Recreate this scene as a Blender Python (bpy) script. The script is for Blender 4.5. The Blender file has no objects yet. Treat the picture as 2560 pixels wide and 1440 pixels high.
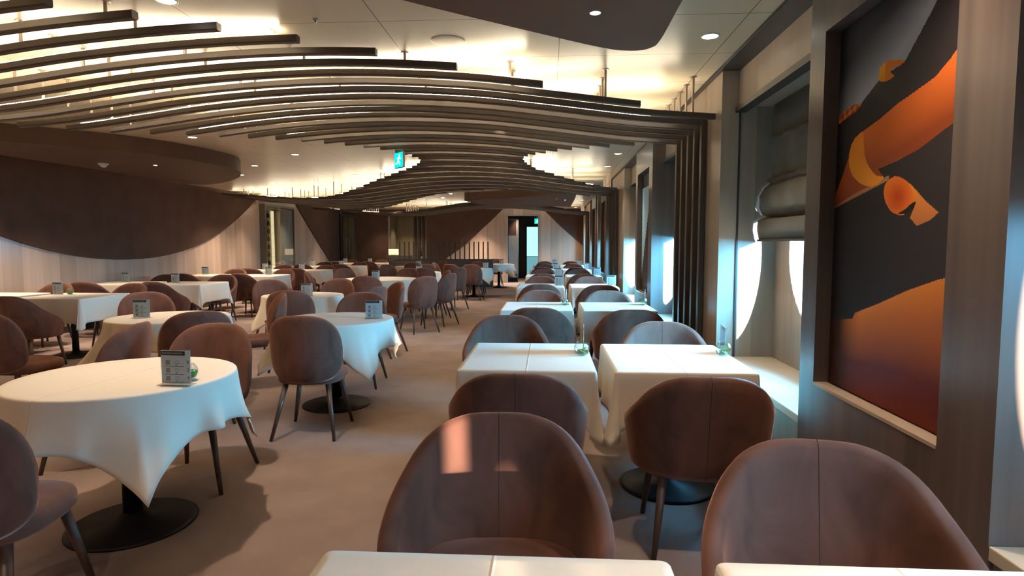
import bpy, bmesh, math, random
from mathutils import Vector, Matrix
random.seed(7)
S = bpy.context.scene
COL = S.collection
PI = math.pi

# ------------------------------------------------------------------ camera
cam = bpy.data.cameras.new('camera'); cam.lens = 1500 / 2560 * 36; cam.sensor_width = 36
cam.clip_start = .02; cam.clip_end = 200
camo = bpy.data.objects.new('camera', cam); COL.objects.link(camo)
camo.location = (0, 0, 1.40)
camo.rotation_euler = (math.radians(90) - math.atan(110 / 1500), 0, math.atan(90 / math.hypot(1500, 110)))
S.camera = camo
# ------------------------------------------------------------------ view
S.view_settings.view_transform = 'Standard'
try: S.view_settings.look = 'None'
except Exception: pass
S.view_settings.gamma = 1.0
S.view_settings.exposure = 0.75
S.view_settings.use_curve_mapping = False
S.cycles.use_denoising = True
S.cycles.max_bounces = 7
S.cycles.diffuse_bounces = 4
S.cycles.glossy_bounces = 4
S.cycles.transmission_bounces = 6
S.cycles.transparent_max_bounces = 8
S.cycles.sample_clamp_indirect = 4.0
S.cycles.caustics_reflective = False
S.cycles.caustics_refractive = False
try: S.cycles.use_light_tree = True
except Exception: pass
# ------------------------------------------------------------------ sky
w = bpy.data.worlds.new('sky'); S.world = w; w.use_nodes = True
bg = w.node_tree.nodes['Background']
bg.inputs[0].default_value = (.62, .85, 1, 1); bg.inputs[1].default_value = 1.5
# ------------------------------------------------------------------ sun
SUN_A, SUN_C = .30, .13          # metres sideways and down for every metre along the room
sun = bpy.data.lights.new('sun', 'SUN'); sun.energy = 22; sun.angle = .012; sun.color = (1, .80, .62)
suno = bpy.data.objects.new('sun', sun); COL.objects.link(suno)
suno.location = (6, -6, 6)
suno.rotation_euler = Vector((-SUN_A, 1, -SUN_C)).to_track_quat('-Z', 'Y').to_euler()
DAY = (.12, .56, 1.0)
def daylight(yc, power):
    """bright low sky outside one window, reaching from the horizon upwards"""
    l = bpy.data.lights.new('sky_outside', 'AREA'); l.shape = 'RECTANGLE'; l.size = 2.6; l.size_y = 1.5
    l.energy = power; l.color = DAY
    o = bpy.data.objects.new('sky_outside', l); COL.objects.link(o)
    o.location = (3.0, yc - .75, 1.95)
    o.rotation_euler = Vector((-1, .25, -.12)).to_track_quat('-Z', 'Y').to_euler()

# ------------------------------------------------------------------ materials
def principled(name, col, rough=.5, metal=0, spec=.5, **k):
    m = bpy.data.materials.new(name); m.use_nodes = True
    b = m.node_tree.nodes['Principled BSDF']
    b.inputs['Base Color'].default_value = (*col, 1); b.inputs['Roughness'].default_value = rough
    b.inputs['Metallic'].default_value = metal; b.inputs['Specular IOR Level'].default_value = spec
    for kk, v in k.items(): b.inputs[kk.replace('_', ' ')].default_value = v
    return m
def N(m, t, **k):
    n = m.node_tree.nodes.new(t)
    for kk, v in k.items(): setattr(n, kk, v)
    return n
def L(m, a, b): m.node_tree.links.new(a, b)
def ramp(m, fac, stops):
    r = N(m, 'ShaderNodeValToRGB'); e = r.color_ramp.elements
    e[0].position, e[0].color = stops[0][0], (*stops[0][1], 1)
    e[1].position, e[1].color = stops[-1][0], (*stops[-1][1], 1)
    for p, c in stops[1:-1]:
        x = e.new(p); x.color = (*c, 1)
    L(m, fac, r.inputs[0]); return r
def coords(m, scale):
    t = N(m, 'ShaderNodeTexCoord'); mp = N(m, 'ShaderNodeMapping'); mp.inputs['Scale'].default_value = scale
    L(m, t.outputs['Object'], mp.inputs[0]); return mp.outputs[0]
def mottled(name, c1, c2, scale, rough=.8, detail=4, lo=.35, hi=.65, bump=0, bscale=200, **k):
    m = principled(name, c1, rough, **k); b = m.node_tree.nodes['Principled BSDF']
    n = N(m, 'ShaderNodeTexNoise'); n.inputs['Scale'].default_value = 1; n.inputs['Detail'].default_value = detail
    L(m, coords(m, scale), n.inputs['Vector'])
    r = ramp(m, n.outputs['Fac'], [(lo, c1), (hi, c2)]); L(m, r.outputs[0], b.inputs['Base Color'])
    if bump:
        n2 = N(m, 'ShaderNodeTexNoise'); n2.inputs['Scale'].default_value = bscale
        t = N(m, 'ShaderNodeTexCoord'); L(m, t.outputs['Object'], n2.inputs['Vector'])
        bb = N(m, 'ShaderNodeBump'); bb.inputs['Strength'].default_value = bump; bb.inputs['Distance'].default_value = .003
        L(m, n2.outputs['Fac'], bb.inputs['Height']); L(m, bb.outputs[0], b.inputs['Normal'])
    return m
def wood(name, c1, c2, rough=.3, plank=0, scale=(9, 9, .55), **k):
    m = mottled(name, c1, c2, scale, rough, 6, .3, .7, **k)
    if plank:
        b = m.node_tree.nodes['Principled BSDF']
        t = N(m, 'ShaderNodeTexCoord'); sp = N(m, 'ShaderNodeSeparateXYZ'); L(m, t.outputs['Object'], sp.inputs[0])
        ad = N(m, 'ShaderNodeMath', operation='ADD'); L(m, sp.outputs[0], ad.inputs[0]); L(m, sp.outputs[1], ad.inputs[1])
        dv = N(m, 'ShaderNodeMath', operation='DIVIDE'); L(m, ad.outputs[0], dv.inputs[0]); dv.inputs[1].default_value = plank
        fl = N(m, 'ShaderNodeMath', operation='FLOOR'); L(m, dv.outputs[0], fl.inputs[0])
        wn = N(m, 'ShaderNodeTexWhiteNoise', noise_dimensions='1D'); L(m, fl.outputs[0], wn.inputs['W'])
        mr = N(m, 'ShaderNodeMapRange'); L(m, wn.outputs['Value'], mr.inputs[0]); mr.inputs[3].default_value = .78; mr.inputs[4].default_value = 1.1
        old = b.inputs['Base Color'].links[0].from_socket
        mx = N(m, 'ShaderNodeVectorMath', operation='SCALE'); L(m, old, mx.inputs[0]); L(m, mr.outputs[0], mx.inputs['Scale'])
        L(m, mx.outputs[0], b.inputs['Base Color'])
    return m
def emit(name, col, st):
    m = bpy.data.materials.new(name); m.use_nodes = True; nt = m.node_tree
    nt.nodes.remove(nt.nodes['Principled BSDF']); e = nt.nodes.new('ShaderNodeEmission')
    e.inputs[0].default_value = (*col, 1); e.inputs[1].default_value = st
    nt.links.new(e.outputs[0], nt.nodes['Material Output'].inputs[0]); return m
def glass(name, col=(1, 1, 1), rough=.02, ior=1.45, edge=.40):
    m = bpy.data.materials.new(name); m.use_nodes = True; nt = m.node_tree; nt.nodes.remove(nt.nodes['Principled BSDF'])
    tr = nt.nodes.new('ShaderNodeBsdfTransparent'); tr.inputs[0].default_value = (.96 * col[0], .97 * col[1], .96 * col[2], 1)
    gl = nt.nodes.new('ShaderNodeBsdfGlossy'); gl.inputs['Roughness'].default_value = rough
    lw = nt.nodes.new('ShaderNodeLayerWeight'); lw.inputs[0].default_value = .25
    mp_ = nt.nodes.new('ShaderNodeMapRange'); nt.links.new(lw.outputs['Facing'], mp_.inputs[0]); mp_.inputs[3].default_value = .04; mp_.inputs[4].default_value = edge
    mx = nt.nodes.new('ShaderNodeMixShader'); nt.links.new(mp_.outputs[0], mx.inputs[0]); nt.links.new(tr.outputs[0], mx.inputs[1]); nt.links.new(gl.outputs[0], mx.inputs[2])
    nt.links.new(mx.outputs[0], nt.nodes['Material Output'].inputs[0]); return m

M = {}
M['velvet'] = mottled('brown_velvet', (.142, .061, .042), (.070, .032, .023), (7, 7, 4), .75, 7, .30, .70, spec=.2, Sheen_Weight=.45, Sheen_Roughness=.4, Sheen_Tint=(.95, .50, .40, 1))
for n_ in M['velvet'].node_tree.nodes:
    if n_.type == 'TEX_NOISE': n_.inputs['Distortion'].default_value = 1.0
M['seam'] = principled('dark_stitching', (.05, .025, .02), .9)
M['leg'] = wood('walnut_leg', (.10, .055, .038), (.06, .032, .022), .4, scale=(40, 40, 4))
M['black'] = principled('black_metal', (.010, .010, .011), .5, spec=.25)
M['carpet'] = mottled('taupe_carpet', (.335, .250, .222), (.268, .196, .172), (2.2, 2.2, 2.2), .95, 8, .35, .65, bump=.5, bscale=260, spec=.1)
M['slat'] = wood('dark_slat', (.046, .032, .025), (.038, .026, .021), .45, scale=(2, 9, 9))
M['darkpanel'] = mottled('chocolate_panel', (.080, .043, .029), (.066, .035, .024), (3, 3, 3), .75, spec=.2)
M['darksoffit'] = mottled('brown_soffit', (.085, .042, .026), (.075, .037, .023), (2, 2, 2), .6, spec=.25)
M['plaster'] = principled('cream_grille', (.75, .645, .47), .4)
M['soffit'] = mottled('taupe_soffit', (.150, .093, .068), (.138, .085, .061), (2, 2, 2), .7, spec=.2)
M['lightwood'] = wood('pale_gloss_wood', (.56, .40, .30), (.46, .33, .25), .16, plank=.33)
M['midwood'] = wood('beige_wood', (.40, .31, .235), (.31, .24, .18), .28, plank=.30)
M['pillar'] = wood('smoked_wood', (.150, .112, .098), (.092, .068, .060), .30, plank=.22, scale=(14, 14, .5))
M['reveal'] = wood('grey_beige_wood', (.36, .29, .225), (.20, .155, .125), .38, scale=(7, 7, .4))
M['sill'] = wood('pale_sill_wood', (.62, .52, .40), (.55, .46, .35), .3, scale=(3, 8, 8))
M['fascia'] = wood('cream_gloss_fascia', (.58, .47, .37), (.52, .42, .33), .12)
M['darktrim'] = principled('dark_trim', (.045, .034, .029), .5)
M['steel'] = principled('brushed_rod', (.50, .41, .34), .4, .8)
M['white'] = principled('white_plastic', (.75, .74, .72), .4)
M['lamp'] = emit('lamp_lens', (1, .93, .82), 12)
M['strip'] = emit('led_strip', (1, .83, .58), 44)
M['farstrip'] = emit('distant_led_strip', (1, .84, .60), 22)
M['acrylic'] = glass('clear_acrylic')
M['glass'] = glass('vase_glass')
M['liquid'] = principled('green_water', (.10, .42, .05), .1, Transmission_Weight=.35)
M['leaf'] = principled('green_leaf', (.16, .42, .03), .5)
M['paper'] = principled('menu_paper', (.86, .90, .92), .5)
m = M['paper']; b = m.node_tree.nodes['Principled BSDF']; tl = N(m, 'ShaderNodeBsdfTranslucent'); tl.inputs[0].default_value = (.86, .90, .92, 1); ms = N(m, 'ShaderNodeMixShader'); ms.inputs[0].default_value = .35
L(m, b.outputs[0], ms.inputs[1]); L(m, tl.outputs[0], ms.inputs[2]); L(m, ms.outputs[0], m.node_tree.nodes['Material Output'].inputs[0])
M['ink'] = principled('black_ink', (.012, .012, .018), .4)
M['greyink'] = principled('grey_ink', (.30, .32, .34), .5)
M['whiteink'] = principled('white_ink', (.8, .8, .8), .5)
M['blueink'] = principled('blue_ink', (.05, .22, .36), .5)
M['tarnish'] = principled('partition_panel', (.085, .070, .058), .35)
M['blind'] = mottled('olive_blind_fabric', (.075, .066, .046), (.055, .048, .034), (60, 4, 4), .8, spec=.15, Sheen_Weight=.2)
M['lining'] = principled('white_lining', (.85, .86, .82), .7)
M['greenlight'] = emit('exit_green', (.0, .62, .40), 1.6)
M['signwhite'] = emit('exit_white', (.75, 1, .9), 2.2)
M['greymetal'] = principled('grey_bracket', (.30, .32, .31), .4, .6)
M['cabinetglass'] = glass('cabinet_glass')
M['gold'] = principled('gold_foil', (.75, .48, .10), .25, 1)
M['bottle'] = principled('dark_bottle', (.03, .04, .02), .1)
M['shelflight'] = emit('cabinet_light', (1, .80, .45), .7)
M['olive'] = wood('olive_wood', (.28, .23, .14), (.20, .16, .10), .35)
M['shade'] = principled('cream_lampshade', (.85, .74, .55), .7, Emission_Color=(1, .78, .45, 1), Emission_Strength=.55)
M['steelgrey'] = principled('grey_locker', (.38, .38, .35), .35, .3)
M['corridor'] = principled('corridor_wall', (.10, .09, .08), .6)
M['skydoor'] = emit('daylight_door_view', (.33, .86, 1.0), 1.05)
M['seafog'] = emit('deck_view', (.14, .36, .40), .7)
M['windowglass'] = glass('window_glass', edge=.2)

# tablecloth: cream linen with one pressed crease each way
m = principled('cream_tablecloth', (.80, .70, .575), .75, spec=.2, Sheen_Weight=.15); M['cloth'] = m
b = m.node_tree.nodes['Principled BSDF']
t = N(m, 'ShaderNodeTexCoord'); sp = N(m, 'ShaderNodeSeparateXYZ'); L(m, t.outputs['Object'], sp.inputs[0])
ab = N(m, 'ShaderNodeMath', operation='ABSOLUTE'); L(m, sp.outputs[0], ab.inputs[0])
mr = N(m, 'ShaderNodeMapRange'); L(m, ab.outputs[0], mr.inputs[0]); mr.inputs[2].default_value = .0055; mr.inputs[3].default_value = 1; mr.inputs[4].default_value = 0
nz = N(m, 'ShaderNodeTexNoise'); nz.inputs['Scale'].default_value = 320; L(m, t.outputs['Object'], nz.inputs['Vector'])
ml = N(m, 'ShaderNodeMath', operation='MULTIPLY_ADD'); L(m, nz.outputs['Fac'], ml.inputs[0]); ml.inputs[1].default_value = .10; L(m, mr.outputs[0], ml.inputs[2])
bp = N(m, 'ShaderNodeBump'); bp.inputs['Strength'].default_value = .7; bp.inputs['Distance'].default_value = .0035
L(m, ml.outputs[0], bp.inputs['Height']); L(m, bp.outputs[0], b.inputs['Normal'])

# ceiling: satin cream panels with thin joints
m = principled('cream_ceiling_panels', (.76, .655, .475), .28, spec=.45); M['ceiling'] = m
b = m.node_tree.nodes['Principled BSDF']
t = N(m, 'ShaderNodeTexCoord'); mp = N(m, 'ShaderNodeMapping'); mp.inputs['Location'].default_value = (.965, -3.455, 0)
L(m, t.outputs['Object'], mp.inputs[0])
br = N(m, 'ShaderNodeTexBrick'); br.offset = 0.0; br.inputs['Scale'].default_value = 1
br.inputs['Color1'].default_value = (.76, .655, .475, 1); br.inputs['Color2'].default_value = (.74, .635, .46, 1); br.inputs['Mortar'].default_value = (.09, .07, .05, 1)
br.inputs['Mortar Size'].default_value = .0028; br.inputs['Brick Width'].default_value = 1.03; br.inputs['Row Height'].default_value = .695
L(m, mp.outputs[0], br.inputs['Vector']); L(m, br.outputs['Color'], b.inputs['Base Color'])

# ------------------------------------------------------------------ mesh helpers
def link(o, parent=None):
    COL.objects.link(o)
    if parent: o.parent = parent
    return o
def mesh(name, vs, fs, mat, parent=None, smooth=False, mats=None, midx=None):
    me = bpy.data.meshes.new(name); me.from_pydata([tuple(v) for v in vs], [], fs); me.update()
    for mm in (mats or [mat]): me.materials.append(mm)
    if midx: me.polygons.foreach_set('material_index', midx)
    if smooth: me.polygons.foreach_set('use_smooth', [True] * len(me.polygons))
    return link(bpy.data.objects.new(name, me), parent)
def obj(name, bm, mat, parent=None, smooth=False):
    bmesh.ops.recalc_face_normals(bm, faces=bm.faces)
    me = bpy.data.meshes.new(name); bm.to_mesh(me); bm.free(); me.materials.append(mat)
    if smooth: me.polygons.foreach_set('use_smooth', [True] * len(me.polygons))
    return link(bpy.data.objects.new(name, me), parent)
def add_box(bm, x0, x1, y0, y1, z0, z1, bevel=0):
    vs = [bm.verts.new(p) for p in [(x0, y0, z0), (x1, y0, z0), (x1, y1, z0), (x0, y1, z0), (x0, y0, z1), (x1, y0, z1), (x1, y1, z1), (x0, y1, z1)]]
    fs = [bm.faces.new([vs[i] for i in f]) for f in [(0, 3, 2, 1), (4, 5, 6, 7), (0, 1, 5, 4), (1, 2, 6, 5), (2, 3, 7, 6), (3, 0, 4, 7)]]
    if bevel:
        es = list({e for f in fs for e in f.edges})
        bmesh.ops.bevel(bm, geom=es, offset=bevel, segments=2, affect='EDGES', profile=.5)
def box(name, x0, x1, y0, y1, z0, z1, mat, parent=None, bevel=0):
    bm = bmesh.new(); add_box(bm, x0, x1, y0, y1, z0, z1, bevel); return obj(name, bm, mat, parent)
def add_tube(bm, p0, p1, r0, r1=None, n=14):
    r1 = r0 if r1 is None else r1
    p0, p1 = Vector(p0), Vector(p1); q = (p1 - p0).to_track_quat('Z', 'Y')
    A = [bm.verts.new(p0 + q @ Vector((r0 * math.cos(2 * PI * i / n), r0 * math.sin(2 * PI * i / n), 0))) for i in range(n)]
    B = [bm.verts.new(p1 + q @ Vector((r1 * math.cos(2 * PI * i / n), r1 * math.sin(2 * PI * i / n), 0))) for i in range(n)]
    for i in range(n): bm.faces.new((A[i], A[(i + 1) % n], B[(i + 1) % n], B[i]))
    bm.faces.new(A[::-1]); bm.faces.new(B)
def tube(name, p0, p1, r0, r1, mat, parent=None, n=14):
    bm = bmesh.new(); add_tube(bm, p0, p1, r0, r1, n); return obj(name, bm, mat, parent, True)
def lathe(name, prof, mat, parent=None, n=40):
    vs, fs = [], []
    for r, z in prof:
        for i in range(n): vs.append((r * math.cos(2 * PI * i / n), r * math.sin(2 * PI * i / n), z))
    for k in range(len(prof) - 1):
        for i in range(n):
            j = (i + 1) % n; fs.append((k * n + i, k * n + j, (k + 1) * n + j, (k + 1) * n + i))
    fs.append(tuple(range(n))[::-1]); fs.append(tuple((len(prof) - 1) * n + i for i in range(n)))
    return mesh(name, vs, fs, mat, parent, True)
def prism_z(name, pts, z0, z1, mat, parent=None, bevel=0):
    bm = bmesh.new(); A = [bm.verts.new((x, y, z0)) for x, y in pts]; B = [bm.verts.new((x, y, z1)) for x, y in pts]
    n = len(pts); bm.faces.new(A[::-1]); bm.faces.new(B)
    for i in range(n): bm.faces.new((A[i], A[(i + 1) % n], B[(i + 1) % n], B[i]))
    return obj(name, bm, mat, parent)
def prism_x(name, pts, x0, x1, mat, parent=None):
    bm = bmesh.new(); A = [bm.verts.new((x0, y, z)) for y, z in pts]; B = [bm.verts.new((x1, y, z)) for y, z in pts]
    n = len(pts); bm.faces.new(A[::-1]); bm.faces.new(B)
    for i in range(n): bm.faces.new((A[i], A[(i + 1) % n], B[(i + 1) % n], B[i]))
    return obj(name, bm, mat, parent)
def prism_y(name, pts, y0, y1, mat, parent=None):
    bm = bmesh.new(); A = [bm.verts.new((x, y0, z)) for x, z in pts]; B = [bm.verts.new((x, y1, z)) for x, z in pts]
    n = len(pts); bm.faces.new(A[::-1]); bm.faces.new(B)
    for i in range(n): bm.faces.new((A[i], A[(i + 1) % n], B[(i + 1) % n], B[i]))
    return obj(name, bm, mat, parent)
def tag(o, label, cat, group=None, kind=None):
    o['label'] = label; o['category'] = cat
    if group: o['group'] = group
    if kind: o['kind'] = kind
    return o
def thing(name, label, cat, loc=(0, 0, 0), rz=0, group=None):
    o = bpy.data.objects.new(name, None); link(o); o.empty_display_size = .1
    o.location = loc; o.rotation_euler = (0, 0, rz)
    return tag(o, label, cat, group)
def struct(o, label=None):
    o['kind'] = 'structure'
    if label: o['label'] = label
    return o
def copy_tree(src, loc, rz, label, group=None):
    r = src.copy(); COL.objects.link(r); r.location = loc; r.rotation_euler = (0, 0, rz); r['label'] = label
    if group: r['group'] = group
    for ch in src.children:
        c = ch.copy(); COL.objects.link(c); c.parent = r
        for g in ch.children:
            d = g.copy(); COL.objects.link(d); d.parent = c
    return r
ORD = ['first', 'second', 'third', 'fourth', 'fifth', 'sixth', 'seventh', 'eighth', 'ninth', 'tenth', 'eleventh', 'twelfth',
       'thirteenth', 'fourteenth', 'fifteenth', 'sixteenth', 'seventeenth', 'eighteenth', 'nineteenth', 'twentieth']
def ordn(n):
    if n <= 20: return ORD[n - 1]
    t = {2: 'twenty', 3: 'thirty', 4: 'forty', 5: 'fifty', 6: 'sixty', 7: 'seventy', 8: 'eighty'}[n // 10]
    return t[:-1] + 'ieth' if n % 10 == 0 else t + '-' + ORD[n % 10 - 1]
def lerp_tab(tab, x):
    if x <= tab[0][0]: return tab[0][1]
    for (a, b), (c, d) in zip(tab, tab[1:]):
        if x <= c:
            t = (x - a) / (c - a); return b + (d - b) * t
    return tab[-1][1]
def smooth_tab(tab, x):
    # Catmull-Rom through the table
    n = len(tab)
    if x <= tab[0][0]: return tab[0][1]
    if x >= tab[-1][0]: return tab[-1][1]
    for i in range(n - 1):
        if x <= tab[i + 1][0]:
            x0, y0 = tab[max(i - 1, 0)]; x1, y1 = tab[i]; x2, y2 = tab[i + 1]; x3, y3 = tab[min(i + 2, n - 1)]
            h = x2 - x1; t = (x - x1) / h
            m1 = (y2 - y0) / (x2 - x0) * h; m2 = (y3 - y1) / (x3 - x1) * h
            return (2 * t**3 - 3 * t**2 + 1) * y1 + (t**3 - 2 * t**2 + t) * m1 + (-2 * t**3 + 3 * t**2) * y2 + (t**3 - t**2) * m2

# ------------------------------------------------------------------ room shell
CEIL = 2.66; XL = -7.6; YF = 21.7; YB = -8.0; XO = 1.66
struct(box('floor', XL - .2, 2.0, YB, 26, -.12, 0, M['carpet']))
struct(box('ceiling', XL - .2, 1.9, YB, 21.9, CEIL, CEIL + .15, M['ceiling']))
struct(box('wall_left', XL - .2, XL, YB, 21.9, -.1, CEIL + .1, M['lightwood']))
struct(box('wall_back', XL - .2, 2.0, YB - .15, YB, -.1, CEIL + .1, M['midwood']))
# far wall with a doorway and an alcove opening
DX0, DX1, DZ = -1.444, -.363, 2.405
AX0, AX1, AZ = -5.83, -4.385, 2.41
bm = bmesh.new()
for a in [(XL, AX0, 0, CEIL), (AX0, AX1, AZ, CEIL), (AX1, DX0, 0, CEIL), (DX0, DX1, DZ, CEIL), (DX1, 1.7, 0, CEIL)]:
    add_box(bm, a[0], a[1], YF, YF + .2, a[2], a[3])
struct(obj('wall_front', bm, M['lightwood']))
# chocolate curved panels on the far wall and on the left wall
pts = [(XL + .02, CEIL - .005), (-1.62, CEIL - .005), (-1.73, 2.55), (-2.05, 2.24), (-2.5, 1.83), (-3.0, 1.38), (-3.4, 1.08), (-3.78, .82), (-4.3, .52), (-4.383, .48)]
bm = bmesh.new()
def poly_y(bm, pts, y0, y1):
    A = [bm.verts.new((x, y0, z)) for x, z in pts]; B = [bm.verts.new((x, y1, z)) for x, z in pts]; n = len(pts)
    bm.faces.new(A); bm.faces.new(B[::-1])
    for i in range(n): bm.faces.new((A[i], A[(i + 1) % n], B[(i + 1) % n], B[i]))
poly_y(bm, [(AX1 + .002, CEIL - .005)] + pts[1:-1] + [(AX1 + .002, .48)], YF - .03, YF - .002)
poly_y(bm, [(XL + .05, CEIL - .005), (AX1 + .002, CEIL - .005), (AX1 + .002, AZ), (XL + .05, AZ)], YF - .03, YF - .002)
poly_y(bm, [(XL + .05, AZ), (AX0 - .002, AZ), (AX0 - .002, .02), (XL + .05, .02)], YF - .03, YF - .002)
struct(obj('trim_1', bm, M['darkpanel']), 'chocolate brown panel with a slanting curved edge on the far wall left of the doorway')
struct(prism_y('trim_2', [(-.20, CEIL - .005), (-.077, 2.545), (.35, 2.13), (.8, 1.73), (1.22, 1.37), (1.36, 1.27), (1.36, CEIL - .005)], YF - .03, YF - .002, M['darkpanel']),
       'chocolate brown triangular panel on the far wall right of the doorway')
arc = []
for i in range(41):
    u = -1 + i / 20; arc.append((10.5 + 4.95 * u, CEIL - 1.54 * (1 - abs(u) ** 2.1)))
struct(prism_x('trim_3', [(15.45, CEIL - .004), (5.55, CEIL - .004)] + arc[1:-1], XL + .002, XL + .03, M['darkpanel']),
       'wide chocolate brown bowl-shaped panel hanging down the left wall')
arc2 = [(17.69 + t * 2.755, CEIL - 1.83 * t ** .93) for t in [i / 12 for i in range(13)]]
struct(prism_x('trim_4', arc2 + [(21.6, .2), (21.6, CEIL - .004)], XL + .002, XL + .03, M['darkpanel']),
       'chocolate brown panel with slanting edge at the far end of the left wall')
struct(box('baseboard_left', XL, XL + .015, YB, 21.6, 0, .10, M['darktrim']))

# the soffits
def soffit(name, pts, label, z0=2.47, mat='soffit'):
    n = len(pts); P = []
    for i in range(n):   # round the outline
        a, b_, c = Vector(pts[i - 1]), Vector(pts[i]), Vector(pts[(i + 1) % n])
        for t in (0, .25, .5, .75):
            p0, p1, p2, p3 = Vector(pts[i - 1]), Vector(pts[i]), Vector(pts[(i + 1) % n]), Vector(pts[(i + 2) % n])
            P.append(tuple(.5 * ((2 * p1) + (-p0 + p2) * t + (2 * p0 - 5 * p1 + 4 * p2 - p3) * t * t + (-p0 + 3 * p1 - 3 * p2 + p3) * t ** 3)))
    o = prism_z(name, P, z0, CEIL + .01, M[mat])
    tag(o, label, 'ceiling panel'); return o
soffit('ceiling_soffit', [(-1.9, 1.5), (-1.1, 2.3), (-.646, 2.69), (-.144, 3.075), (.278, 3.381), (.461, 3.453), (.555, 3.41), (.585, 3.28), (.586, 2.8), (.585, 1.6), (.4, .6), (-.6, .2), (-1.7, .6)],
       'smooth taupe dropped ceiling panel with rounded corner, nearest overhead')
soffit('ceiling_soffit', [(-6.6, 5.2), (-6.15, 5.6), (-5.714, 6.027), (-4.95, 6.75), (-4.6, 7.45), (-4.48, 8.1), (-4.52, 8.6), (-4.85, 9.3), (-5.35, 9.95), (-5.9, 10.45), (-6.3, 10.6), (-6.52, 10.2), (-6.5, 8.6), (-6.62, 6.5)],
       'dark brown leaf-shaped dropped ceiling panel over the left wall tables', mat='darksoffit')
soffit('ceiling_soffit', [(-2.02, 14.7), (-1.7, 14.6), (-.74, 13.97), (.0, 13.15), (.35, 12.93), (.55, 13.2), (.625, 13.9), (.63, 17.2), (.5, 17.45), (-.8, 17.05), (-1.66, 16.64), (-1.95, 15.6), (-2.05, 15.0)],
       'brown angular dropped ceiling panel in the distance before the doorway')

# ------------------------------------------------------------------ right wall, bay by bay
def ellipse_wall(name, yc, ya, yb, clip0, clip1, ry=.72, rz=.57, zc=1.35):
    """outer wall piece y ya..yb with an oval window opening cut to clip0..clip1"""
    n = 48; inner = []
    for i in range(n):
        a = 2 * PI * i / n; y = yc + ry * math.cos(a); z = zc + rz * math.sin(a)
        inner.append((min(max(y, clip0), clip1), z))
    bm = bmesh.new(); x0, x1 = XO, XO + .07
    cy = (clip0 + clip1) / 2
    outer = []
    for y, z in inner:
        dy, dz = y - cy, z - zc
        ty = ((yb if dy > 0 else ya) - cy) / dy if abs(dy) > 1e-6 else 1e9
        tz = ((CEIL if dz > 0 else 0) - zc) / dz if abs(dz) > 1e-6 else 1e9
        if ty < tz: outer.append((yb if dy > 0 else ya, zc + dz * ty))
        else: outer.append((cy + dy * tz, CEIL if dz > 0 else 0))
    cor = [(ya, 0), (yb, 0), (yb, CEIL), (ya, CEIL)]
    for c in cor:   # pull the nearest ray end to each corner
        k = min(range(n), key=lambda i: (outer[i][0] - c[0]) ** 2 + (outer[i][1] - c[1]) ** 2); outer[k] = c
    I0 = [bm.verts.new((x0, y, z)) for y, z in inner]; O0 = [bm.verts.new((x0, y, z)) for y, z in outer]
    I1 = [bm.verts.new((x1, y, z)) for y, z in inner]; O1 = [bm.verts.new((x1, y, z)) for y, z in outer]
    for i in range(n):
        j = (i + 1) % n
        bm.faces.new((I0[i], I0[j], O0[j], O0[i])); bm.faces.new((I1[j], I1[i], O1[i], O1[j])); bm.faces.new((I0[j], I0[i], I1[i], I1[j]))
    return obj(name, bm, M['reveal']), inner
wn = 0
def window_bay(yc, ya, yb, clip0=None, clip1=None, ry=.72, blind=1.49):
    """one niche with sill, oval window, fascia and roman blind, from ya to yb"""
    global wn; wn += 1
    clip0 = clip0 if clip0 is not None else max(yc - ry, ya + .05); clip1 = clip1 if clip1 is not None else min(yc + ry, yb - .05)
    wl, ring = ellipse_wall('wall_right', yc, ya, yb, clip0, clip1, ry)
    struct(wl)
    # glazing with a thin white rim
    wnd = struct(mesh('window_%d' % wn, [(XO + .05, y, z) for y, z in ring], [tuple(range(len(ring)))], M['windowglass']))
    bm = bmesh.new()
    for i in range(len(ring)):
        a, b_ = ring[i], ring[(i + 1) % len(ring)]
        if (a[0] - b_[0]) ** 2 + (a[1] - b_[1]) ** 2 > 1e-6: add_tube(bm, (XO - .004, *a), (XO - .004, *b_), .011, n=6)
    obj('window_rim', bm, M['white'], wnd, True)
    # sill bench, niche head and fascia
    struct(box('trim_%d' % (10 + wn * 4), 1.22, XO, ya, yb, .525, .567, M['sill'], bevel=.004), 'pale wooden window sill bench')
    struct(box('trim_%d' % (11 + wn * 4), 1.235, 1.255, ya, yb, 0, .524, M['reveal']), 'grey beige panel under the window sill')
    struct(box('trim_%d' % (12 + wn * 4), 1.37, XO, ya, yb, 2.385, CEIL, M['fascia']), 'cream gloss panel above the window niche')
    struct(box('trim_%d' % (13 + wn * 4), 1.345, 1.42, ya, yb, 2.345, 2.385, M['darktrim']), 'narrow dark moulding along the window head')
    if blind: roman_blind(max(clip0 - .1, ya + .06), yb - .05, blind)
    daylight((clip0 + clip1) / 2, 130 if yc < 2 else (1200 if yc < 7 else 420))
BL = ['nearest window, beside the camera', 'window beyond the large dune picture', 'window just beyond the first dark wall slats', 'fourth window', 'fifth window', 'sixth window', 'seventh window', 'eighth window']
nb = 0
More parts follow.
